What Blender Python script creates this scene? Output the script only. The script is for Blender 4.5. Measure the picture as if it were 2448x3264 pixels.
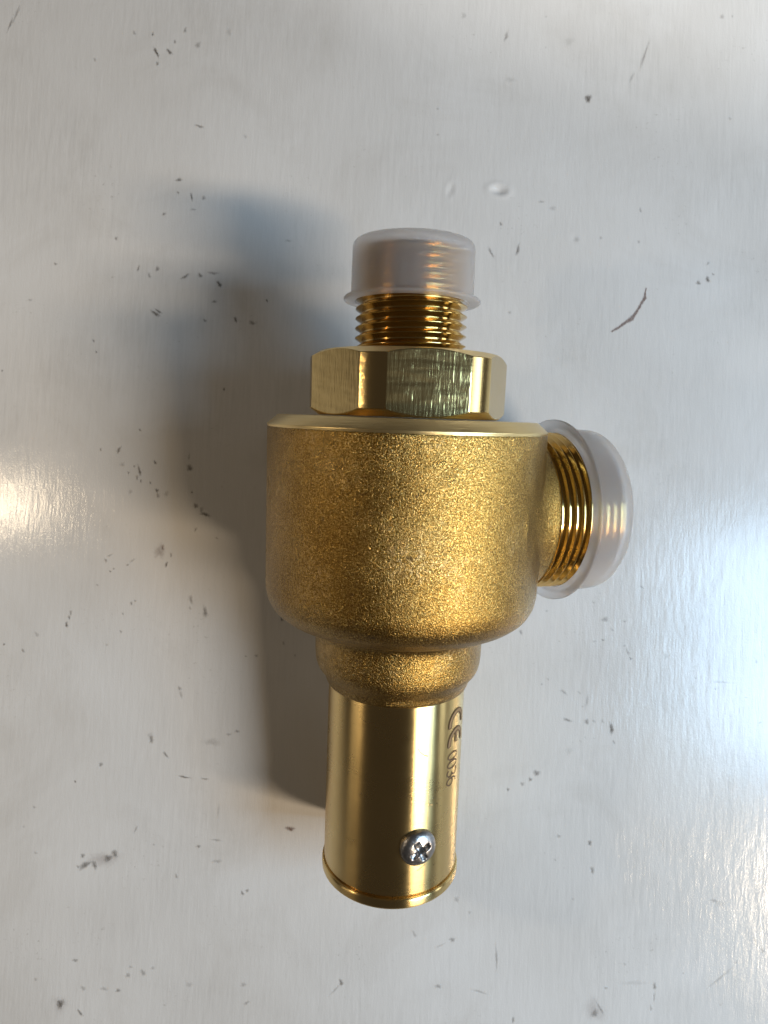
import bpy, bmesh, math, random
import numpy as np
from mathutils import Matrix, Vector
random.seed(7); rng = np.random.default_rng(7)
for o in list(bpy.data.objects): bpy.data.objects.remove(o)
scene = bpy.context.scene
COL = scene.collection
R = math.radians
U = 0.027                                   # radius of the valve body in metres; lengths below are in this unit

# ------------------------------------------------------------------ camera
CW = Vector((-0.07891548, -0.82216504, 5.93196327)) * U
CR = Matrix(((0.99918938, -0.03803011, 0.01320175), (0.0385583, 0.99835757, -0.0423723), (-0.01156865, 0.04284699, 0.99901467)))
cd = bpy.data.cameras.new('camera'); cam = bpy.data.objects.new('camera', cd); COL.objects.link(cam)
cam.matrix_world = Matrix.Translation(CW) @ CR.to_4x4()
cd.sensor_fit = 'VERTICAL'; cd.sensor_height = 24; cd.sensor_width = 18
FPX = 2100.0
cd.lens = 24 * FPX / 3264
cd.clip_start = 0.005; cd.clip_end = 50
cd.dof.use_dof = True; cd.dof.focus_distance = 0.122; cd.dof.aperture_fstop = 24
scene.camera = cam
scene.render.resolution_x = 768; scene.render.resolution_y = 1024

# ------------------------------------------------------------------ world and lamps
w = bpy.data.worlds.new('World'); scene.world = w; w.use_nodes = True
bg = w.node_tree.nodes['Background']; bg.inputs[0].default_value = (1.0, 0.86, 0.76, 1); bg.inputs[1].default_value = 0.048
TARGET = Vector((0, -1.0, 0.3)) * U
def area(name, d, dist, sx, sy, power, col, along=None):
    l = bpy.data.lights.new(name, 'AREA'); l.shape = 'RECTANGLE'; l.size = sx; l.size_y = sy; l.energy = power; l.color = col
    o = bpy.data.objects.new(name, l); COL.objects.link(o)
    d = Vector(d).normalized(); z = d
    x = Vector(along or (1, 0, 0)); x = (x - z * x.dot(z)).normalized(); y = z.cross(x)
    m = Matrix((x, y, z)).transposed().to_4x4(); m.translation = TARGET + d * dist
    o.matrix_world = m
    return o
area('ceiling_lamp', (1.04, -0.62, 1), 2.6, 0.90, 0.17, 60, (1.0, 0.79, 0.56))
area('window_light', (1.06, -0.19, 1), 0.46, 0.22, 0.19, 2.2, (0.47, 0.73, 1.0))
area('desk_lamp', (-0.195, 0.015, 0.152), 0.248, 0.014, 0.014, 0.085, (1.0, 0.80, 0.55))
area('side_window', (1.0, 0.05, 0.22), 0.60, 0.10, 0.30, 0.45, (0.82, 0.92, 1.0), (0, 0, 1))
area('sleeve_stripe_light', (-1.0, -0.25, 0.42), 0.70, 0.16, 0.22, 0.15, (1.0, 0.85, 0.64), (0, 0, 1))  # added low lamp, put in for the reflected stripe on the sleeve's left
def shadow_edge_spot():
    # added spotlight whose cone edge imitates a cast shadow's edge at upper right
    l = bpy.data.lights.new('shadow_edge_spot', 'SPOT'); l.energy = 210.0; l.color = (1.0, 0.96, 0.9); l.spot_size = R(34); l.spot_blend = 0.025; l.shadow_soft_size = 0.01
    o = bpy.data.objects.new('shadow_edge_spot', l); COL.objects.link(o)
    p = Vector((0.45, 1.9, 1.0)); mid = Vector((0.044, 0.0757, 0)); t = Vector((0.97, -0.23, 0))
    a = (mid - p).normalized(); nn = t.cross(a).normalized()
    if nn.y < 0: nn = -nn
    ax = (a * math.cos(R(17.2)) + nn * math.sin(R(17.2))).normalized()
    o.rotation_euler = ax.to_track_quat('-Z', 'Y').to_euler(); o.location = p
shadow_edge_spot()
scene.view_settings.view_transform = 'Standard'; scene.view_settings.look = 'None'
scene.view_settings.exposure = 0; scene.view_settings.gamma = 1

# ------------------------------------------------------------------ material helpers
def new_mat(name):
    m = bpy.data.materials.new(name); m.use_nodes = True
    nt = m.node_tree; nt.nodes.clear()
    out = nt.nodes.new('ShaderNodeOutputMaterial')
    return m, nt, out
def N(nt, t, **k):
    n = nt.nodes.new(t)
    for a, b in k.items():
        if a[0] == '_': n.inputs[a[1:].replace('_', ' ')].default_value = b
        else: setattr(n, a, b)
    return n
def L(nt, a, b): nt.links.new(a, b)
def ramp(nt, fac, stops):
    r = nt.nodes.new('ShaderNodeValToRGB'); e = r.color_ramp.elements
    while len(e) < len(stops): e.new(0.5)
    for i, (p, c) in enumerate(stops):
        e[i].position = p; e[i].color = c if len(c) == 4 else (*c, 1)
    L(nt, fac, r.inputs[0]); return r.outputs[0]
def g(v): return (v, v, v, 1)
def mapping(nt, coord, scale, rot=(0, 0, 0)):
    m = nt.nodes.new('ShaderNodeMapping'); m.inputs['Scale'].default_value = scale; m.inputs['Rotation'].default_value = rot
    L(nt, coord, m.inputs[0]); return m.outputs[0]
def noise(nt, vec, scale, detail=3, rough=0.55, dist=0):
    n = N(nt, 'ShaderNodeTexNoise'); n.inputs['Scale'].default_value = scale; n.inputs['Detail'].default_value = detail
    n.inputs['Roughness'].default_value = rough; n.inputs['Distortion'].default_value = dist
    L(nt, vec, n.inputs['Vector']); return n.outputs['Fac']
def math_(nt, op, a, b=None):
    n = N(nt, 'ShaderNodeMath', operation=op)
    for i, v in enumerate((a, b)):
        if v is None: continue
        if isinstance(v, (int, float)): n.inputs[i].default_value = v
        else: L(nt, v, n.inputs[i])
    return n.outputs[0]
def bump(nt, h, dist, strength=1.0, nrm=None):
    b = N(nt, 'ShaderNodeBump'); b.inputs['Strength'].default_value = strength; b.inputs['Distance'].default_value = dist
    L(nt, h, b.inputs['Height'])
    if nrm is not None: L(nt, nrm, b.inputs['Normal'])
    return b.outputs[0]

def mat_table():
    m, nt, out = new_mat('grey_brushed_paint')
    tc = N(nt, 'ShaderNodeTexCoord').outputs['Object']
    b = N(nt, 'ShaderNodeBsdfPrincipled')
    st = mapping(nt, tc, (1, 0.09, 1), (0, 0, R(9)))
    st2 = mapping(nt, tc, (1, 0.22, 1), (0, 0, R(9)))
    s1 = noise(nt, st, 1700, 4, 0.65)                     # brush strokes
    s2 = noise(nt, st2, 620, 3, 0.6)
    s3 = noise(nt, tc, 2600, 2, 0.6)                     # orange peel
    big = noise(nt, tc, 16, 3, 0.6)
    gate = ramp(nt, noise(nt, tc, 42, 3, 0.6), [(0.35, g(0.15)), (0.65, g(1))])
    h1 = math_(nt, 'MULTIPLY', s1, gate)
    n1 = bump(nt, h1, 0.000042)
    n2 = bump(nt, s2, 0.000062, 1, n1)
    n3 = bump(nt, s3, 0.000020, 1, n2)
    L(nt, n3, b.inputs['Normal'])
    c1 = ramp(nt, big, [(0.3, (0.47, 0.462, 0.448)), (0.7, (0.53, 0.53, 0.525))])
    spk = noise(nt, tc, 900, 4, 0.75)
    dirt = ramp(nt, spk, [(0.60, g(0)), (0.70, g(1))])
    where = ramp(nt, noise(nt, tc, 55, 3, 0.6), [(0.52, g(0)), (0.68, g(0.55))])
    dm = math_(nt, 'MULTIPLY', dirt, where)
    mix = N(nt, 'ShaderNodeMix', data_type='RGBA'); L(nt, dm, mix.inputs[0]); L(nt, c1, mix.inputs[6]); mix.inputs[7].default_value = (0.20, 0.18, 0.155, 1)
    smu = ramp(nt, noise(nt, tc, 30, 5, 0.68, 0.8), [(0.50, g(0)), (0.74, g(0.20))])
    sm2 = N(nt, 'ShaderNodeMix', data_type='RGBA'); L(nt, smu, sm2.inputs[0]); L(nt, mix.outputs[2], sm2.inputs[6]); sm2.inputs[7].default_value = (0.30, 0.275, 0.24, 1)
    fine = noise(nt, mapping(nt, tc, (1, 0.06, 1), (0, 0, R(10))), 1300, 4, 0.7)
    fg = math_(nt, 'MULTIPLY', ramp(nt, fine, [(0.30, g(1)), (0.60, g(0))]), ramp(nt, noise(nt, tc, 24, 3, 0.6), [(0.42, g(0.15)), (0.62, g(1))]))
    st3 = ramp(nt, fg, [(0.0, g(1.0)), (1.0, g(0.90))])
    mul = N(nt, 'ShaderNodeMix', data_type='RGBA', blend_type='MULTIPLY'); mul.inputs[0].default_value = 1
    L(nt, sm2.outputs[2], mul.inputs[6]); L(nt, st3, mul.inputs[7])
    L(nt, mul.outputs[2], b.inputs['Base Color'])
    b.inputs['Roughness'].default_value = 0.17
    b.inputs['IOR'].default_value = 1.5
    L(nt, b.outputs[0], out.inputs[0]); return m

BRASS = (0.70, 0.51, 0.22)
def mat_cast():
    m, nt, out = new_mat('sandblasted_cast_brass')
    tc = N(nt, 'ShaderNodeTexCoord').outputs['Object']
    b = N(nt, 'ShaderNodeBsdfPrincipled'); b.inputs['Metallic'].default_value = 1
    n1 = noise(nt, tc, 4000, 2, 0.6, 0.6)
    n2 = noise(nt, tc, 120, 3, 0.6)
    n3 = noise(nt, tc, 30, 4, 0.65)
    gate = ramp(nt, n3, [(0.35, g(0.55)), (0.62, g(1))])
    h = math_(nt, 'MULTIPLY', n1, gate)
    nb = bump(nt, h, 0.00020)
    nb = bump(nt, n2, 0.00012, 1, nb)
    L(nt, nb, b.inputs['Normal'])
    wear_glint = math_(nt, 'ADD', math_(nt, 'MULTIPLY', n1, 0.7), math_(nt, 'MULTIPLY', n3, 0.35))  # grain glints put into the colour, with paler worn and darker oxidized spots
    c = ramp(nt, wear_glint, [(0.40, (0.13, 0.071, 0.016)), (0.52, (0.26, 0.155, 0.038)), (0.66, (0.53, 0.355, 0.12))])
    pale = math_(nt, 'MULTIPLY', ramp(nt, noise(nt, tc, 75, 3, 0.6), [(0.52, g(0)), (0.68, g(0.9))]), ramp(nt, noise(nt, tc, 1500, 3, 0.7), [(0.48, g(0)), (0.60, g(0.75))]))
    pm = N(nt, 'ShaderNodeMix', data_type='RGBA'); L(nt, pale, pm.inputs[0]); L(nt, c, pm.inputs[6]); pm.inputs[7].default_value = (0.58, 0.42, 0.19, 1); c = pm.outputs[2]
    pit = ramp(nt, noise(nt, tc, 420, 3, 0.7), [(0.29, g(1)), (0.34, g(0))])
    mix = N(nt, 'ShaderNodeMix', data_type='RGBA'); L(nt, math_(nt, 'MULTIPLY', pit, 0.75), mix.inputs[0]); L(nt, c, mix.inputs[6]); mix.inputs[7].default_value = (0.11, 0.07, 0.03, 1)
    L(nt, mix.outputs[2], b.inputs['Base Color'])
    rr = ramp(nt, n3, [(0.3, g(0.33)), (0.7, g(0.24))]); L(nt, rr, b.inputs['Roughness'])
    L(nt, b.outputs[0], out.inputs[0]); return m

def mat_turned(name, rough=0.28, aniso=0.95, groove=0.5, col=BRASS, axis='Z'):
    m, nt, out = new_mat(name)
    tc = N(nt, 'ShaderNodeTexCoord').outputs['Object']
    b = N(nt, 'ShaderNodeBsdfPrincipled'); b.inputs['Metallic'].default_value = 1
    zs = mapping(nt, tc, (0.02, 0.02, 1))
    gr = noise(nt, zs, 6500, 2, 0.6)
    nb = bump(nt, gr, 0.000018 * groove * 2)
    spots = noise(nt, tc, 900, 4, 0.7)
    L(nt, nb, b.inputs['Normal'])
    tg = N(nt, 'ShaderNodeTangent', direction_type='RADIAL', axis=axis); L(nt, tg.outputs[0], b.inputs['Tangent'])
    b.inputs['Anisotropic'].default_value = aniso; b.inputs['Anisotropic Rotation'].default_value = 0.25
    L(nt, ramp(nt, noise(nt, tc, 140, 4, 0.65), [(0.35, g(rough * 0.94)), (0.68, g(rough * 1.12))]), b.inputs['Roughness'])
    c = ramp(nt, noise(nt, tc, 60, 3, 0.6), [(0.3, tuple(0.93 * x for x in col)), (0.7, col)])
    d = ramp(nt, spots, [(0.70, g(0)), (0.76, g(0.7))])
    mix = N(nt, 'ShaderNodeMix', data_type='RGBA'); L(nt, d, mix.inputs[0]); L(nt, c, mix.inputs[6]); mix.inputs[7].default_value = (0.2, 0.12, 0.05, 1)
    L(nt, mix.outputs[2], b.inputs['Base Color'])
    L(nt, b.outputs[0], out.inputs[0]); return m

def mat_milled():
    m, nt, out = new_mat('milled_brass_flat')
    tc = N(nt, 'ShaderNodeTexCoord').outputs['Object']
    b = N(nt, 'ShaderNodeBsdfPrincipled'); b.inputs['Metallic'].default_value = 1
    v = mapping(nt, tc, (1, 1, 0.12))
    n1 = noise(nt, v, 2200, 2, 0.6, 0.3)
    n2 = noise(nt, mapping(nt, tc, (0.25, 0.25, 1)), 330, 2, 0.5)
    nb = bump(nt, n1, 0.000032); nb = bump(nt, n2, 0.00028, 1, nb)
    L(nt, nb, b.inputs['Normal'])
    b.inputs['Base Color'].default_value = (0.64, 0.48, 0.21, 1); b.inputs['Roughness'].default_value = 0.16
    L(nt, b.outputs[0], out.inputs[0]); return m

def mat_plain(name, col, rough, metal=0.0):
    m, nt, out = new_mat(name)
    tc = N(nt, 'ShaderNodeTexCoord').outputs['Object']
    b = N(nt, 'ShaderNodeBsdfPrincipled'); b.inputs['Metallic'].default_value = metal
    c = ramp(nt, noise(nt, tc, 1200, 3, 0.6), [(0.3, tuple(0.8 * x for x in col)), (0.7, col)])
    L(nt, c, b.inputs['Base Color']); b.inputs['Roughness'].default_value = rough
    L(nt, bump(nt, noise(nt, tc, 1500, 2), 0.00008), b.inputs['Normal'])
    L(nt, b.outputs[0], out.inputs[0]); return m

def mat_plastic():
    m, nt, out = new_mat('frosted_translucent_plastic')
    tc = N(nt, 'ShaderNodeTexCoord').outputs['Object']
    b = N(nt, 'ShaderNodeBsdfPrincipled')
    b.inputs['Base Color'].default_value = (0.83, 0.84, 0.86, 1)
    b.inputs['Roughness'].default_value = 0.4; b.inputs['IOR'].default_value = 1.25
    b.inputs['Transmission Weight'].default_value = 0.89
    L(nt, bump(nt, noise(nt, tc, 700, 2), 0.00003), b.inputs['Normal'])
    tr = N(nt, 'ShaderNodeBsdfTransparent'); tr.inputs[0].default_value = (0.96, 0.93, 0.92, 1)
    mx = N(nt, 'ShaderNodeMixShader'); mx.inputs[0].default_value = 0.72
    L(nt, tr.outputs[0], mx.inputs[1]); L(nt, b.outputs[0], mx.inputs[2])
    L(nt, mx.outputs[0], out.inputs[0]); return m

def mat_mark(name, col):
    m, nt, out = new_mat(name)
    tc = N(nt, 'ShaderNodeTexCoord').outputs['Object']
    at = N(nt, 'ShaderNodeAttribute', attribute_name='fade').outputs['Fac']
    st = mapping(nt, tc, (1, 0.35, 1), (0, 0, R(9)))
    n1 = noise(nt, st, 3600, 4, 0.72)
    a = math_(nt, 'SUBTRACT', math_(nt, 'ADD', math_(nt, 'MULTIPLY', at, 1.15), math_(nt, 'MULTIPLY', n1, 2.2)), 1.25)
    al = ramp(nt, a, [(0.0, g(0)), (1.1, g(1))] if False else [(0.0, g(0)), (1.0, g(0.95))])
    op = N(nt, 'ShaderNodeAttribute', attribute_name='dark').outputs['Fac']
    al = math_(nt, 'MULTIPLY', al, math_(nt, 'MULTIPLY', op, 0.80))
    b = N(nt, 'ShaderNodeBsdfPrincipled'); b.inputs['Base Color'].default_value = (*col, 1); b.inputs['Roughness'].default_value = 0.5
    tr = N(nt, 'ShaderNodeBsdfTransparent')
    mx = N(nt, 'ShaderNodeMixShader'); L(nt, al, mx.inputs[0]); L(nt, tr.outputs[0], mx.inputs[1]); L(nt, b.outputs[0], mx.inputs[2])
    L(nt, mx.outputs[0], out.inputs[0]); return m

M_TABLE = mat_table(); M_CAST = mat_cast()
M_TURN = mat_turned('turned_brass'); M_THREAD = mat_turned('threaded_brass', 0.13, 0.3, 0.3, (0.64, 0.43, 0.155))
M_RIM = mat_turned('faced_brass', 0.34, 0.3, 1.6, (0.80, 0.62, 0.30)); M_CORNER = mat_turned('turned_nut_corner', 0.13, 0.3, 0.6)
M_MILL = mat_milled(); M_STEEL = mat_plain('worn_steel', (0.31, 0.30, 0.295), 0.36, 1.0)
M_ETCH = mat_plain('etched_brown', (0.085, 0.042, 0.015), 0.7, 0.0); M_ETCHF = mat_plain('etched_tan', (0.22, 0.14, 0.06), 0.6, 0.2)
M_PLASTIC = mat_plastic(); M_GRIME = mat_mark('dark_grime', (0.085, 0.07, 0.054)); M_RUST = mat_mark('brown_scratch', (0.12, 0.055, 0.035))
M_SCR = mat_plain('bright_scratch', (0.9, 0.74, 0.4), 0.3, 1.0)

# ------------------------------------------------------------------ mesh helpers
def mesh(name, verts, faces, mats, parent=None, smooth=True, sharp=30, midx=None):
    me = bpy.data.meshes.new(name); me.from_pydata([tuple(v) for v in verts], [], faces)
    for m in (mats if isinstance(mats, (list, tuple)) else [mats]): me.materials.append(m)
    if midx is not None: me.polygons.foreach_set('material_index', midx)
    me.validate(); me.update()
    if smooth:
        me.polygons.foreach_set('use_smooth', [True] * len(me.polygons)); me.set_sharp_from_angle(angle=R(sharp))
    o = bpy.data.objects.new(name, me); COL.objects.link(o)
    if parent: o.parent = parent
    return o
def revolve(prof, n=160, closed=False):
    """prof: (radius, z) pairs, in body-radius units; outline runs from bottom axis up the outside (or a closed loop)"""
    V = []; F = []; k = len(prof)
    for i in range(n):
        a = 2 * math.pi * i / n
        for r, z in prof: V.append((r * math.cos(a) * U, r * math.sin(a) * U, z * U))
    for i in range(n):
        j = (i + 1) % n
        for q in range(k if closed else k - 1):
            q2 = (q + 1) % k
            F.append((i * k + q, j * k + q, j * k + q2, i * k + q2))
    if not closed:
        F.append(tuple(i * k + k - 1 for i in range(n))); F.append(tuple(i * k for i in reversed(range(n))))
    return V, F
def rounded(prof, rad=0.01, n=4):
    """round the inner corners of an open profile"""
    out = [prof[0]]
    for a, b, c in zip(prof, prof[1:], prof[2:]):
        A, B, C = map(np.array, (a, b, c)); la = np.linalg.norm(A - B); lc = np.linalg.norm(C - B); r = min(rad, la * .45, lc * .45)
        p = B + (A - B) / la * r; q = B + (C - B) / lc * r
        for t in np.linspace(0, 1, n): out.append(tuple((1 - t) ** 2 * p + 2 * t * (1 - t) * B + t * t * q))
    out.append(prof[-1]); return out
def helix(z0, z1, rc, rr, pitch, n=144):
    """thread: profile knots (fraction of the pitch, height) swept along a helix, clipped between z0 and z1"""
    kn = [(0, 0.0), (.06, .0), (.12, .12), (.44, .94), (.475, 1.0), (.525, 1.0), (.56, .94), (.88, .12), (.94, 0.0)]
    K = len(kn); P = int((z1 - z0) / pitch) + 3
    V = []; F = []
    for i in range(n):
        th = 2 * math.pi * i / n
        for q in range(P * K + 1):
            f, h = kn[q % K]; z = z0 + (q // K - 1 + f + i / n) * pitch
            r = rr + (rc - rr) * h
            zc = min(max(z, z0), z1)
            r = min(r, rr + (rc - rr) * 0.1 + max(0, (z1 - zc)) * 1.2) if z1 - zc < pitch else r
            V.append((r * math.cos(th) * U, r * math.sin(th) * U, zc * U))
    S = P * K + 1
    for i in range(n):
        for q in range(S - 1):
            if i < n - 1: F.append((i * S + q, (i + 1) * S + q, (i + 1) * S + q + 1, i * S + q + 1))
            elif q + K + 1 < S: F.append((i * S + q, q + K, q + K + 1, i * S + q + 1))
    # end discs
    b = len(V)
    for z in (z0, z1):
        c = len(V); V.append((0, 0, z * U))
        ring = []
        for i in range(n):
            th = 2 * math.pi * i / n; ring.append(len(V)); V.append(((rr + .01) * math.cos(th) * U, (rr + .01) * math.sin(th) * U, (z - (.001 if z == z1 else -.001)) * U))
        for i in range(n):
            t = (c, ring[i], ring[(i + 1) % n]); F.append(t if z == z1 else t[::-1])
    return V, F
def tag(o, label, cat, kind=None, group=None):
    if label: o['label'] = label
    if cat: o['category'] = cat
    if kind: o['kind'] = kind
    if group: o['group'] = group
    return o

# ------------------------------------------------------------------ pixel of the photograph -> point of the table (only used to lay out stains where they lie)
def on_table(x, y):
    d = CR @ Vector(((x - 1224) / FPX, -(y - 1632) / FPX, -1)); k = -CW.z / d.z
    return CW + d * k

# ------------------------------------------------------------------ table
def grid_lines(lo, hi, far, step):
    fine = np.arange(lo, hi + step / 2, step)
    a = np.linspace(-far, lo, 26)[:-1]; b = np.linspace(hi, far, 26)[1:]
    return np.concatenate([a, fine, b])
xs = grid_lines(-0.12, 0.12, 0.42, 0.0006); ys = grid_lines(-0.15, 0.13, 0.42, 0.0006)
X, Y = np.meshgrid(xs, ys); Z = np.zeros_like(X)
def dent(px, py, sx, sy, depth, ang=0, lip=0.3):
    global Z
    p = on_table(px, py); c, s = math.cos(ang), math.sin(ang)
    dx = X - p.x; dy = Y - p.y; u = (dx * c + dy * s) / sx; v = (-dx * s + dy * c) / sy
    q = u * u + v * v
    Z += -depth * np.exp(-q) + depth * lip * np.exp(-((np.sqrt(q) - 1.7) / .5) ** 2)
dent(1590, 606, 0.0016, 0.0009, 0.0006, -.1); dent(1436, 604, 0.0006, 0.0015, 0.00022, -.25)
dent(1830, 760, 0.0007, 0.001, 0.00008)
nx, ny = len(xs), len(ys)
V = np.stack([X, Y, Z], -1).reshape(-1, 3)
idx = np.arange(nx * ny).reshape(ny, nx)
Fq = np.stack([idx[:-1, :-1], idx[:-1, 1:], idx[1:, 1:], idx[1:, :-1]], -1).reshape(-1, 4)
# skirt and underside
nb = len(V); F = Fq.tolist()
border = list(idx[0, :]) + list(idx[1:, -1]) + list(idx[-1, -2::-1]) + list(idx[-2:0:-1, 0])
low = V[border].copy(); low[:, 2] = -0.022
V = np.concatenate([V, low]); m_ = len(border)
for i in range(m_): j = (i + 1) % m_; F.append([border[j], border[i], nb + i, nb + j])
F.append([nb + i for i in reversed(range(m_))])
table = mesh('table_top', V.tolist(), F, M_TABLE, sharp=40)
tag(table, 'grey painted table top with brush strokes and dark scuffs', 'table top', 'structure')

# ------------------------------------------------------------------ valve frame
RW = Matrix(((0.99991098, 0, 0.01334313), (0.00249507, 0.98236128, -0.1869762), (-0.01310777, 0.18699284, 0.98227382)))
LOC = Matrix(((1, 0, 0), (0, 0, 1), (0, -1, 0)))              # part frame (x right, y away from the lens, z along the valve axis) -> valve frame
VM = Matrix.Translation((0, 0, 1.17309394 * U)) @ (RW @ LOC).to_4x4()
PHI = R(17.6446); OY = -0.612
# outlet frame: its own z axis along the outlet
od = Vector((math.cos(PHI), math.sin(PHI), 0)); oz = od; ox = Vector((0, 0, 1)); oyv = oz.cross(ox)
OM = Matrix((ox, oyv, oz)).transposed().to_4x4(); OM.translation = Vector((0, 0, OY * U))

valve = bpy.data.objects.new('safety_valve', None); COL.objects.link(valve); valve.empty_display_size = 0.02
valve.matrix_world = VM
tag(valve, 'brass angle safety valve lying on the grey table', 'safety valve')

# cast body: main barrel, neck and outlet boss grown together
body_prof = [(0.0, -1.90), (0.50, -1.925), (0.527, -1.92), (0.542, -1.895), (0.550, -1.855), (0.575, -1.82), (0.606, -1.78), (0.622, -1.73), (0.627, -1.66), (0.628, -1.53),
             (0.635, -1.485), (0.662, -1.45), (0.72, -1.43), (0.80, -1.405), (0.88, -1.368), (0.945, -1.315), (0.984, -1.245), (0.999, -1.17), (1.0, -1.10), (1.0, -0.004), (0.0, -0.004)]
V1, F1 = revolve(body_prof, 144)
boss_prof = [(0.0, 0.1), (0.84, 0.1), (0.84, 0.56), (0.78, 0.63), (0.72, 0.70), (0.675, 0.76), (0.64, 0.82), (0.618, 0.885), (0.606, 0.955), (0.592, 0.972), (0.0, 0.972)]
V2, F2 = revolve(boss_prof, 96)
V2 = [OM @ Vector(v) for v in V2]; V2 = [(v.x, v.y, min(v.z, -0.006 * U)) for v in V2]
body = mesh('body', V1 + V2, F1 + [tuple(i + len(V1) for i in f) for f in F2], M_CAST, valve, sharp=180)
rm = body.modifiers.new('Remesh', 'REMESH'); rm.mode = 'VOXEL'; rm.voxel_size = 0.00034; rm.use_smooth_shade = True
sm = body.modifiers.new('Smooth', 'SMOOTH'); sm.factor = 0.5; sm.iterations = 14

V, F = revolve(rounded([(0.3, -0.05), (0.985, -0.05), (1.002, 0.0), (0.925, 0.067), (0.3, 0.067)], 0.006), 200)
mesh('machined_rim', V, F, M_RIM, valve)

# hexagon with turned corners
def nut():
    RC = 0.705; RF = RC * math.cos(R(22.6)); zb, zt = 0.072, 0.512; rc = 0.638; V = []; F = []; MI = []
    angs = []
    for k in range(6):
        c0 = -20.5 + 60 * k                                      # azimuth of a corner strip, measured from the lens side towards the outlet
        angs += [(c0 - 7.4 + 14.8 * i / 5, 1) for i in range(5)] + [(c0 + 7.4 + 45.2 * i / 14, 0) for i in range(14)]
    n = len(angs)
    for a, c in angs:
        k = round((a + 20.5 - 30) / 60); mid = -20.5 + 30 + 60 * k
        d = RF / math.cos(R(a - mid)); rho = min(RC, d)
        dx, dy = math.sin(R(a)), -math.cos(R(a))
        ch = max(0, rho - rc) * 0.62; ch2 = max(0, rho - rc - .005) * 0.75
        for r, z in ((0.0, zb), (rc, zb), (rho, zb + ch2), (rho, zt - ch), (rc, zt), (0.3, zt)):
            V.append((r * dx * U, r * dy * U, z * U))
    for i in range(n):
        j = (i + 1) % n
        for q in range(5):
            F.append((i * 6 + q, j * 6 + q, j * 6 + q + 1, i * 6 + q + 1)); MI.append((1 if angs[i][1] else 0) if q == 2 else 2)
    return V, F, MI
V, F, MI = nut()
o = mesh('hexagon_nut', V, F, [M_MILL, M_CORNER, M_RIM], valve, sharp=12, midx=MI)
bv = o.modifiers.new('Bevel', 'BEVEL'); bv.width = 0.00012; bv.segments = 2; bv.limit_method = 'ANGLE'; bv.angle_limit = R(14)

V, F = helix(0.48, 1.215, 0.395, 0.352, 1.814 / 27, 160)
mesh('inlet_thread', V, F, M_THREAD, valve, sharp=22)
V, F = helix(0.92, 1.50, 0.606, 0.570, 1.62 / 27, 200)
o = mesh('outlet_thread', V, F, M_THREAD, valve, sharp=22); o.matrix_local = OM

# bonnet sleeve and end flange
V, F = revolve(rounded([(0.2, -3.362), (0.512, -3.362), (0.522, -3.352), (0.518, -1.86), (0.2, -1.86)], 0.006), 200)
bonnet = mesh('bonnet_sleeve', V, F, M_TURN, valve)
V, F = revolve(rounded([(0.0, -3.462), (0.515, -3.462), (0.538, -3.440), (0.538, -3.385), (0.530, -3.372), (0.505, -3.372), (0.49, -3.36), (0.0, -3.36)], 0.012), 200)
mesh('end_flange', V, F, M_TURN, valve)

# screw: pan head with a worn cross recess
def screw(parent):
    nr, na = 30, 96; V = []; F = []; rad = 0.137; hgt = 0.062
    ca, sa = math.cos(R(28)), math.sin(R(28))
    for i in range(nr + 1):
        t = i / nr
        for k in range(na):
            a = 2 * math.pi * k / na; r = rad * t; x, y = r * math.cos(a), r * math.sin(a)
            h = hgt * (1 - t ** 3.2) ** 0.55 if t < 1 else 0
            u, v = abs(x * ca + y * sa), abs(-x * sa + y * ca)
            w1 = max(0, 1 - (u / 0.024) ** 4) * max(0, 1 - (v / 0.082) ** 4); w2 = max(0, 1 - (v / 0.024) ** 4) * max(0, 1 - (u / 0.082) ** 4)
            core = max(0, 1 - (r / 0.042) ** 2)
            h -= 0.046 * min(1, max(w1, w2) + .0) * (0.6 + 0.6 * core)
            h += 0.004 * math.sin(9 * x / rad + 1) * math.sin(7 * y / rad) * (1 - t)
            V.append((x * U, y * U, h * U))
    for i in range(nr):
        for k in range(na):
            j = (k + 1) % na; F.append((i * na + k, (i + 1) * na + k, (i + 1) * na + j, i * na + j))
    b = len(V)
    for k in range(na):
        a = 2 * math.pi * k / na; V.append((rad * .98 * math.cos(a) * U, rad * .98 * math.sin(a) * U, -0.04 * U))
    for k in range(na):
        j = (k + 1) % na; F.append((nr * na + k, b + k, b + j, nr * na + j))
    o = mesh('screw', V, F, M_STEEL, parent, sharp=55)
    az = 0.36; nrm = Vector((math.sin(az), -math.cos(az), 0)); zz = Vector((0, 0, 1)); xx = zz.cross(nrm)
    m = Matrix((xx, zz, nrm)).transposed().to_4x4(); m.translation = (nrm * 0.527 + zz * -2.975) * U
    o.matrix_local = m; o['label'] = 'steel pan head cross screw in the bonnet sleeve'
    return o
screw(valve)

# etched marking CE 0036 wrapped round the sleeve
RB = 0.5215
def wrap(u, v, lift, base_az=R(47), s0=-2.005):
    az = base_az + v / RB; r = RB + lift
    return (r * math.sin(az) * U, -r * math.cos(az) * U, (s0 - u) * U)
def ribbon(pts, wd, lift, closed=False):
    V = []; F = []; P = np.array(pts, float); n = len(P)
    for i in range(n):
        a = P[i - 1] if (i > 0 or closed) else P[i]; b = P[(i + 1) % n] if (i < n - 1 or closed) else P[i]
        d = b - a; d /= max(1e-9, np.linalg.norm(d)); nn = np.array([-d[1], d[0]]) * wd / 2
        V += [wrap(*(P[i] + nn), lift), wrap(*(P[i] - nn), lift)]
    for i in range(n if closed else n - 1):
        j = (i + 1) % n; F.append((2 * i, 2 * i + 1, 2 * j + 1, 2 * j))
    return V, F
def arc(cx, cy, rx, ry, a0, a1, n=28): return [(cx + rx * math.cos(R(a)), cy + ry * math.sin(R(a))) for a in np.linspace(a0, a1, n)]
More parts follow.
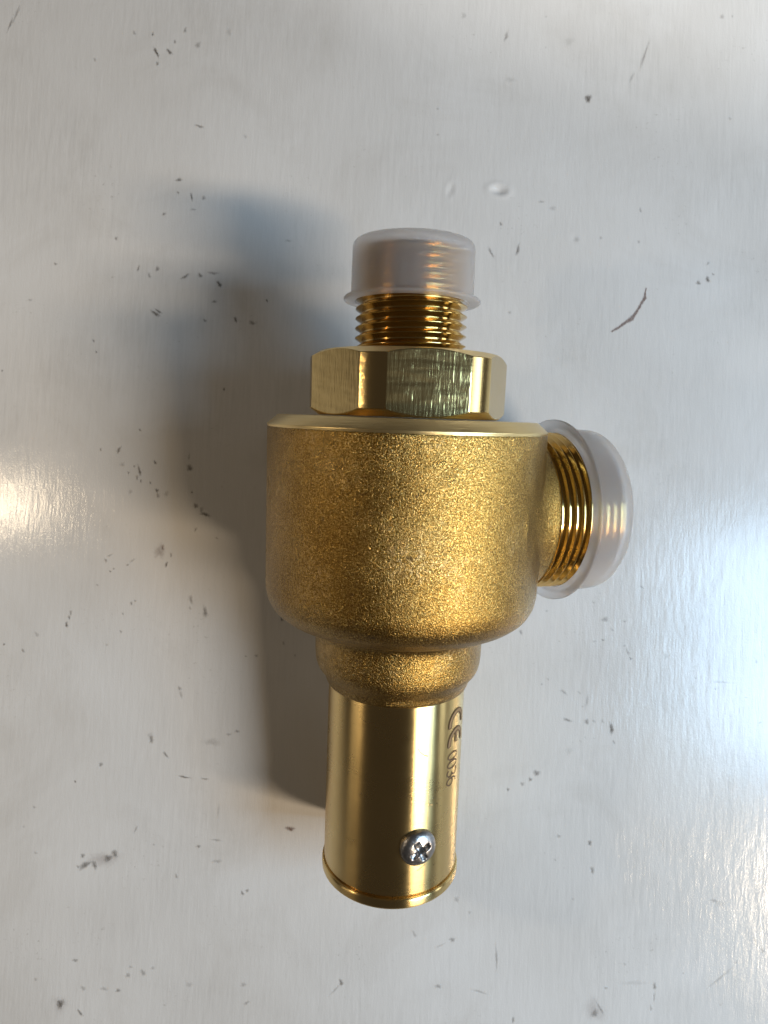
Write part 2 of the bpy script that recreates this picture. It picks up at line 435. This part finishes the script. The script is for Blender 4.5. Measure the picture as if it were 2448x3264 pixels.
def glyph(name, ribs, mats):
    V = []; F = []; MI = []
    for (v, f), mi in ribs:
        F += [tuple(i + len(V) for i in q) for q in f]; V += v; MI += [mi] * len(f)
    o = mesh(name, V, F, mats, valve, smooth=True, sharp=60, midx=MI); return o
hC = 0.108
def cshape(cx, bar):
    o_ = arc(cx, hC, hC, hC, 80, 280); i_ = arc(cx, hC, hC - .030, hC - .030, 280, 80)
    ribs = [(ribbon(arc(cx, hC, hC - .015, hC - .015, 80, 280), .030, .0006), 1), (ribbon(o_ + i_, .009, .0012, True), 0)]
    if bar: ribs += [(ribbon([(cx - hC + .02, hC), (cx + .005, hC)], .026, .0007), 1), (ribbon([(cx - hC + .03, hC - .014), (cx + .005, hC - .014), (cx + .005, hC + .014), (cx - hC + .03, hC + .014)], .008, .0013), 0)]
    return ribs
glyph('letter', cshape(.118, False), [M_ETCH, M_ETCHF]); glyph('letter', cshape(.262, True), [M_ETCH, M_ETCHF])
dw, dh, y0 = .027, .062, .072
def digit(ch, cx):
    if ch == '0': r = [ribbon(arc(cx, y0, dw, dh, 0, 360, 40)[:-1], .010, .001, True)]
    if ch == '3': r = [ribbon(arc(cx - .004, y0 + .031, dw, .031, 150, -90, 24) + arc(cx - .004, y0 - .032, dw, .032, 90, -150, 24), .010, .001)]
    if ch == '6': r = [ribbon(arc(cx, y0 - .026, dw, .036, 0, 360, 32)[:-1], .010, .001, True), (ribbon([(cx - dw, y0 - .02), (cx - dw * .85, y0 + .02), (cx - .006, y0 + .058), (cx + .02, y0 + .058)], .010, .0012))]
    glyph('digit', [(q, 0) for q in r], [M_ETCH])
for i, ch in enumerate('0036'): digit(ch, .362 + .066 * i)
def scratch(a0, s0, a1, s1, wd, mat, bend=0.0):
    pts = []
    for t in np.linspace(0, 1, 8):
        a = a0 + (a1 - a0) * t; s = s0 + (s1 - s0) * t + bend * math.sin(math.pi * t)
        pts.append((-2.005 - s, (R(a) - R(47)) * RB))
    v, f = ribbon(pts, wd, .0009); mesh('scratch', v, f, mat, valve)
scratch(17, -2.22, 26, -2.29, .006, M_ETCH, -.012); scratch(26, -2.66, 33, -2.68, .010, M_SCR); scratch(21, -3.17, 29, -3.13, .006, M_SCR)

# ------------------------------------------------------------------ protective caps
def cap(name, mouth, lip, end, ro, ri, rf, label):
    prof = [(ri, mouth), (rf - .008, mouth), (rf, mouth + .008), (rf, mouth + lip - .008), (rf - .008, mouth + lip), (ro + .006, mouth + lip + .001), (ro + .001, mouth + lip + .007),
            (ro - .004, end - .04), (ro - .009, end - .020), (ro - .022, end - .005), (ro - .042, end), (.002, end), (.002, end - .035), (ri - .03, end - .035), (ri - .008, end - .06)]
    V, F = revolve(prof, 128, True)
    o = mesh(name, V, F, M_PLASTIC, sharp=50); tag(o, label, 'cap', group='plastic thread protectors'); return o
c1 = cap('protective_cap', 0.870, 0.028, 1.275, 0.432, 0.402, 0.482, 'small frosted plastic cap on the narrow upper inlet thread'); c1.matrix_world = VM
c2 = cap('protective_cap', 1.203, 0.028, 1.548, 0.640, 0.612, 0.709, 'large frosted plastic cap on the wide side outlet thread'); c2.matrix_world = VM @ OM

# ------------------------------------------------------------------ scuffs, specks and stains on the paint
LIFT = 0.00003
def blob(px, py, w, h, ang=0.0, dark=0.8, mat=None, name='scuff_mark', jag=0.35):
    """irregular smear; px,py,w,h in photo pixels at the table, ang in degrees (counter-clockwise)"""
    p = on_table(px, py); k = (on_table(px + 1, py) - p).length
    n = 18; V = [(0, 0, 0)]; fade = [1.0]; ph = rng.uniform(0, 6.28, 4)
    for ring, fv in ((0.5, 0.62), (1.15, 0.0)):
        for i in range(n):
            a = 2 * math.pi * i / n
            r = ring * (1 + jag * (math.sin(2 * a + ph[0]) * .5 + math.sin(3 * a + ph[1]) * .4 + math.sin(5 * a + ph[2]) * .3))
            x, y = r * math.cos(a) * w * .62 * k, r * math.sin(a) * h * .62 * k
            c, s = math.cos(R(ang)), math.sin(R(ang)); V.append((x * c - y * s, x * s + y * c, 0)); fade.append(fv)
    F = [(0, 1 + i, 1 + (i + 1) % n) for i in range(n)] + [(1 + i, 1 + n + i, 1 + n + (i + 1) % n, 1 + (i + 1) % n) for i in range(n)]
    o = mesh(name, V, F, mat or M_GRIME, table, smooth=False)
    me = o.data
    me.attributes.new('fade', 'FLOAT', 'POINT').data.foreach_set('value', fade)
    me.attributes.new('dark', 'FLOAT', 'POINT').data.foreach_set('value', [dark] * len(V))
    o.location = (p.x, p.y, LIFT)
def crop(x0, y0, s, items):
    for it in items:
        x, y, ww, hh = it[:4]
        if max(ww, hh) <= 12 and rng.random() < 0.35: continue
        blob(x0 + x / s, y0 + y / s, max(7, ww / s), max(6, hh / s), *it[4:])
crop(0, 0, 1.3554, [(675, 225, 14, 42, 25, .95), (732, 224, 26, 16, -40, .85), (756, 180, 12, 14, 0, .6), (800, 130, 10, 30, -15, .5), (855, 195, 22, 26, 0, .4), (680, 275, 10, 20, 0, .6),
    (660, 148, 8, 16, 0, .7), (580, 142, 14, 16, 0, .4), (45, 105, 9, 60, -15, .6), (72, 60, 8, 90, -20, .4), (862, 546, 34, 12, -15, .6), (773, 777, 30, 12, 20, .75), (828, 850, 8, 34, 5, .75), (880, 855, 14, 20, 0, .5), (770, 832, 8, 10, 0, .6),
    (708, 925, 20, 9, 45, .65), (835, 905, 22, 10, 0, .4), (502, 1030, 10, 18, -20, .6), (240, 1140, 18, 9, 0, .55), (598, 1160, 9, 26, -10, .65), (680, 1162, 22, 16, 30, .6), (645, 1190, 12, 20, 0, .45), (800, 1195, 34, 14, 35, .7), (865, 1190, 20, 16, 0, .7), (920, 1180, 40, 14, 0, .5),
    (948, 1228, 18, 26, 30, .9), (1048, 1203, 12, 12, 0, .75), (926, 1303, 22, 11, 25, .7), (672, 1355, 52, 12, -30, .8), (685, 1345, 34, 10, -35, .75), (1018, 1380, 12, 26, 5, .9), (1153, 1298, 10, 12, 0, .95), (885, 1385, 14, 14, 0, .6), (1090, 1395, 30, 16, 0, .6), (1060, 590, 16, 16, 0, .25), (130, 1296, 22, 8, 0, .35), (405, 1472, 5, 12, 0, .7), (410, 258, 12, 16, 0, .35), (990, 140, 20, 30, 0, .18), (1245, 1040, 24, 12, 0, .35)])
crop(1224, 0, 1.3554, [(882, 427, 22, 40, -8, 1.0), (1125, 240, 12, 110, -18, .45), (1070, 335, 8, 60, -25, .3), (528, 158, 14, 40, -20, .5), (1460, 72, 26, 14, 40, .35), (1505, 70, 10, 10, 0, .4), (800, 180, 40, 40, 0, .15), (545, 345, 40, 26, 0, .15), (232, 470, 12, 10, 0, .35), (232, 582, 14, 8, 0, .35), (505, 968, 12, 14, 0, .6),
    (462, 1090, 12, 44, 30, .5), (578, 1080, 11, 60, -14, .65), (680, 872, 30, 7, 0, .35), (730, 900, 26, 22, 0, .2), (1108, 908, 10, 20, 0, .4), (1398, 1207, 18, 22, 0, .8), (1358, 1222, 16, 20, 30, .65), (1438, 1132, 12, 12, 0, .75), (1400, 1138, 18, 10, 40, .4), (1422, 1185, 10, 10, 0, .5), (937, 1028, 12, 14, 0, .3), (832, 1035, 30, 18, 0, .2), (1100, 1045, 10, 14, 0, .35), (543, 1350, 14, 12, 0, .35), (1282, 412, 10, 8, 0, .35), (700, 72, 10, 10, 0, .3), (345, 68, 24, 24, 0, .25), (1495, 512, 14, 12, 0, .3), (698, 205, 8, 8, 0, .3)])
crop(0, 1100, 1.659, [(1185, 233, 14, 14, 0, .95), (510, 36, 8, 8, 0, .8), (12, 135, 8, 8, 0, .8), (740, 448, 14, 12, 0, .7), (628, 555, 18, 34, -20, .75), (660, 570, 10, 12, 0, .6), (533, 552, 8, 14, 0, .6), (820, 620, 12, 22, 10, .85), (738, 665, 14, 50, 10, .8), (710, 640, 8, 10, 0, .7), (725, 700, 14, 20, 0, .6), (745, 718, 10, 14, 0, .7), (680, 675, 9, 14, 0, .6), (795, 728, 12, 12, 0, .75), (830, 768, 24, 14, 0, .85), (835, 795, 14, 30, 0, .5), (880, 785, 30, 24, 30, .3), (1003, 650, 26, 40, 0, .75), (1000, 590, 10, 36, 0, .4), (1015, 778, 14, 10, 0, .8), (1035, 850, 22, 30, 40, .75), (1085, 895, 60, 16, -8, .85), (1065, 870, 20, 26, 0, .5), (1035, 975, 10, 26, -20, .55), (648, 632, 20, 22, 0, .3), (690, 775, 20, 20, 0, .3),
    (845, 1090, 44, 80, -10, .35, M_RUST), (860, 1070, 18, 26, 0, .6, M_RUST), (880, 1160, 14, 26, -20, .85), (905, 1110, 9, 20, 0, .6), (560, 1138, 14, 20, 0, .5), (580, 1112, 30, 8, 20, .4), (675, 1162, 14, 8, 30, .7), (700, 1140, 40, 8, 35, .35), (583, 1196, 10, 8, 0, .8), (602, 1183, 8, 8, 0, .6), (515, 1268, 9, 7, 0, .5), (934, 1070, 12, 8, -40, .6), (1146, 1020, 16, 10, 0, .5), (695, 1365, 10, 18, -15, .6), (715, 1352, 8, 10, 0, .6), (1010, 1345, 18, 46, 0, .45), (1085, 1412, 26, 50, 10, .6), (1005, 1390, 16, 14, 0, .35), (367, 1440, 9, 20, -15, .7), (352, 1478, 16, 24, 0, .9), (375, 1415, 5, 30, -10, .5), (22, 1582, 10, 12, 0, .85), (122, 1615, 16, 16, 0, .55), (195, 1530, 20, 26, 0, .3), (640, 1515, 12, 14, 0, .5), (650, 1420, 9, 9, 0, .5), (760, 1325, 9, 8, 0, .4), (565, 1585, 16, 9, 0, .3), (1300, 1645, 10, 9, 0, .6), (1355, 1642, 24, 12, 0, .55), (1490, 1450, 14, 20, 0, .8), (1500, 1575, 10, 22, 0, .5), (1560, 1640, 14, 10, 0, .5), (950, 1815, 22, 16, 0, .5)])
crop(1500, 1800, 1.75, [(786, 915, 24, 54, 0, 1.0), (800, 990, 12, 18, 20, .5), (540, 866, 44, 16, -15, .6), (648, 875, 28, 26, 0, .55), (688, 872, 16, 16, 0, .4), (735, 872, 22, 18, 0, .3), (598, 866, 10, 8, 0, .35), (520, 710, 36, 18, -30, .35), (605, 712, 22, 12, -20, .3), (650, 760, 6, 90, -8, .3), (625, 790, 16, 8, 0, .25), (893, 523, 14, 16, 0, .7), (875, 485, 7, 50, 25, .35), (858, 452, 8, 8, 0, .5), (750, 305, 34, 30, 0, .45), (858, 315, 22, 12, 0, .45), (738, 420, 18, 12, 0, .55), (690, 428, 24, 10, 0, .3), (790, 362, 24, 10, -20, .35), (685, 210, 22, 10, 0, .35), (280, 375, 16, 26, 0, .5), (425, 258, 14, 12, 0, .4), (433, 638, 12, 14, 0, .3), (398, 666, 12, 8, 0, .45), (368, 1162, 30, 34, 0, .65), (333, 1197, 18, 22, 0, .65), (288, 1222, 24, 18, 20, .45), (208, 1255, 14, 14, 0, .45), (955, 125, 24, 12, -40, .4), (1483, 648, 12, 10, 0, .6), (1400, 655, 120, 6, 0, .25), (1365, 692, 9, 12, 0, .5), (1255, 632, 10, 8, 0, .4), (1535, 740, 16, 10, 0, .35), (1595, 540, 18, 18, 0, .35), (1090, 510, 20, 30, 0, .2), (1615, 880, 20, 12, 20, .4), (665, 1552, 22, 22, 20, .5), (490, 1515, 24, 18, 0, .25), (550, 1040, 30, 40, -20, .15)])
crop(0, 2200, 1.508, [(290, 1508, 36, 36, 0, .85), (290, 1510, 70, 60, 0, .2, M_RUST), (385, 1550, 12, 36, 35, .7), (568, 1443, 22, 16, 0, .6), (400, 1432, 24, 18, 0, .35), (500, 1435, 30, 18, 0, .3), (615, 1370, 28, 16, 20, .4), (688, 1358, 24, 26, 0, .4), (735, 1335, 16, 16, 0, .3), (628, 1330, 18, 12, 0, .3), (362, 1298, 28, 14, 20, .5), (322, 1310, 12, 9, 0, .3), (172, 1390, 12, 16, 0, .35), (410, 840, 60, 26, 25, .75), (398, 795, 22, 18, 0, .6), (455, 840, 24, 36, 0, .65), (375, 848, 12, 14, 0, .5), (520, 808, 46, 24, 20, .75), (552, 785, 30, 30, 40, .7), (500, 812, 130, 60, 15, .25, M_RUST), (485, 357, 18, 20, 0, .55), (362, 439, 9, 9, 0, .9), (165, 562, 16, 8, 0, .4), (797, 310, 8, 36, 35, .6), (728, 238, 20, 30, 0, .5), (725, 225, 30, 40, 0, .25), (885, 417, 52, 9, -6, .8), (985, 426, 34, 8, -6, .5), (1395, 666, 38, 22, 0, .95, M_RUST), (955, 750, 22, 12, 25, .6), (1040, 720, 50, 10, 0, .35), (1045, 822, 40, 16, 0, .3), (653, 668, 9, 34, -20, .4), (1050, 580, 12, 56, 0, .2), (848, 893, 8, 24, 0, .45), (1165, 975, 14, 18, 0, .65), (1188, 963, 16, 14, 0, .6), (740, 742, 9, 9, 0, .4), (1140, 197, 24, 12, 0, .5), (1100, 212, 22, 12, 0, .4), (1020, 250, 70, 36, 0, .2), (1640, 1405, 20, 26, 0, .7), (1610, 1440, 10, 60, -45, .3), (1170, 1415, 26, 18, 0, .3), (1185, 1503, 30, 12, 25, .4), (910, 1415, 34, 20, 0, .2), (172, 782, 22, 8, 0, .3), (115, 655, 14, 14, 0, .2), (320, 78, 9, 8, 0, .35), (1315, 152, 12, 10, 0, .5), (870, 20, 14, 36, 20, .3)])
crop(1300, 2500, 1.4451, [(850, 395, 18, 26, 0, .55), (838, 270, 18, 20, 0, .4), (408, 800, 9, 100, 5, .4), (205, 715, 30, 16, 20, .5), (150, 742, 40, 9, 30, .25), (30, 690, 16, 26, 20, .3), (140, 930, 24, 18, 0, .45), (330, 955, 80, 8, -12, .3), (485, 1085, 10, 30, 0, .6), (1137, 930, 16, 26, 0, .6), (1135, 980, 10, 40, 0, .35), (1120, 1030, 9, 30, 0, .3), (1440, 890, 8, 150, -50, .3), (1510, 820, 24, 9, 35, .3), (885, 1030, 8, 70, 35, .4), (860, 1055, 30, 34, 0, .55), (860, 1040, 90, 90, 0, .2, M_RUST), (912, 938, 14, 12, 0, .4), (1410, 535, 40, 12, 0, .35), (1440, 550, 60, 20, 0, .15), (1270, 870, 12, 10, 0, .3), (1000, 828, 14, 9, 0, .3), (695, 238, 20, 14, 0, .2), (1170, 270, 10, 50, 20, .2), (760, 528, 12, 10, 0, .25), (225, 530, 18, 28, 0, .3), (285, 590, 14, 14, 0, .25), (1600, 720, 10, 60, 20, .2), (1635, 765, 16, 20, 0, .35), (1440, 1015, 14, 9, 0, .2), (462, 22, 14, 12, 0, .4), (1040, 915, 120, 16, 5, .12)])

# curved brown scratch right of the inlet
def curved_scratch():
    pts = [(872, 478), (850, 560), (838, 620), (805, 690), (770, 755), (720, 830), (660, 885), (600, 945), (510, 1010), (400, 1075)]
    wd = [14, 34, 62, 46, 44, 50, 84, 50, 44, 34]; off = [0, -8, -18, -4, -4, -6, -26, 0, 0, 0]
    V = []; F = []; fade = []; s = 4.1475
    pts = np.array(pts, float); c0 = on_table(1850 + 690 / s, 800 + 800 / s)
    fine = []
    for t in np.linspace(0, len(pts) - 1, 46):
        i = min(int(t), len(pts) - 2); u = t - i
        fine.append((*(pts[i] * (1 - u) + pts[i + 1] * u), wd[i] * (1 - u) + wd[i + 1] * u + 6 * math.sin(t * 7), off[i] * (1 - u) + off[i + 1] * u))
    fine = np.array(fine)
    for i, (x, y, ww, of) in enumerate(fine):
        d = fine[min(i + 1, 45), :2] - fine[max(i - 1, 0), :2]; d /= np.linalg.norm(d); nn = np.array([d[1], -d[0]])
        for q, fv in ((-.62, 0), (-.25, .9), (.25, .9), (.62, 0)):
            e = np.array([x, y]) + nn * (q * ww * 0.82) - nn * of * .8; p = on_table(1850 + e[0] / s, 800 + e[1] / s) - c0
            V.append((p.x, p.y, 0)); fade.append(fv if 0 < i < 45 else 0)
    for i in range(45):
        for q in range(3): F.append((4 * i + q, 4 * i + q + 1, 4 * i + q + 5, 4 * i + q + 4))
    o = mesh('curved_scratch', V, F, M_RUST, table, smooth=False); o.location = (c0.x, c0.y, LIFT * 1.6)
    o.data.attributes.new('fade', 'FLOAT', 'POINT').data.foreach_set('value', fade)
    o.data.attributes.new('dark', 'FLOAT', 'POINT').data.foreach_set('value', [.80] * len(V))
curved_scratch()
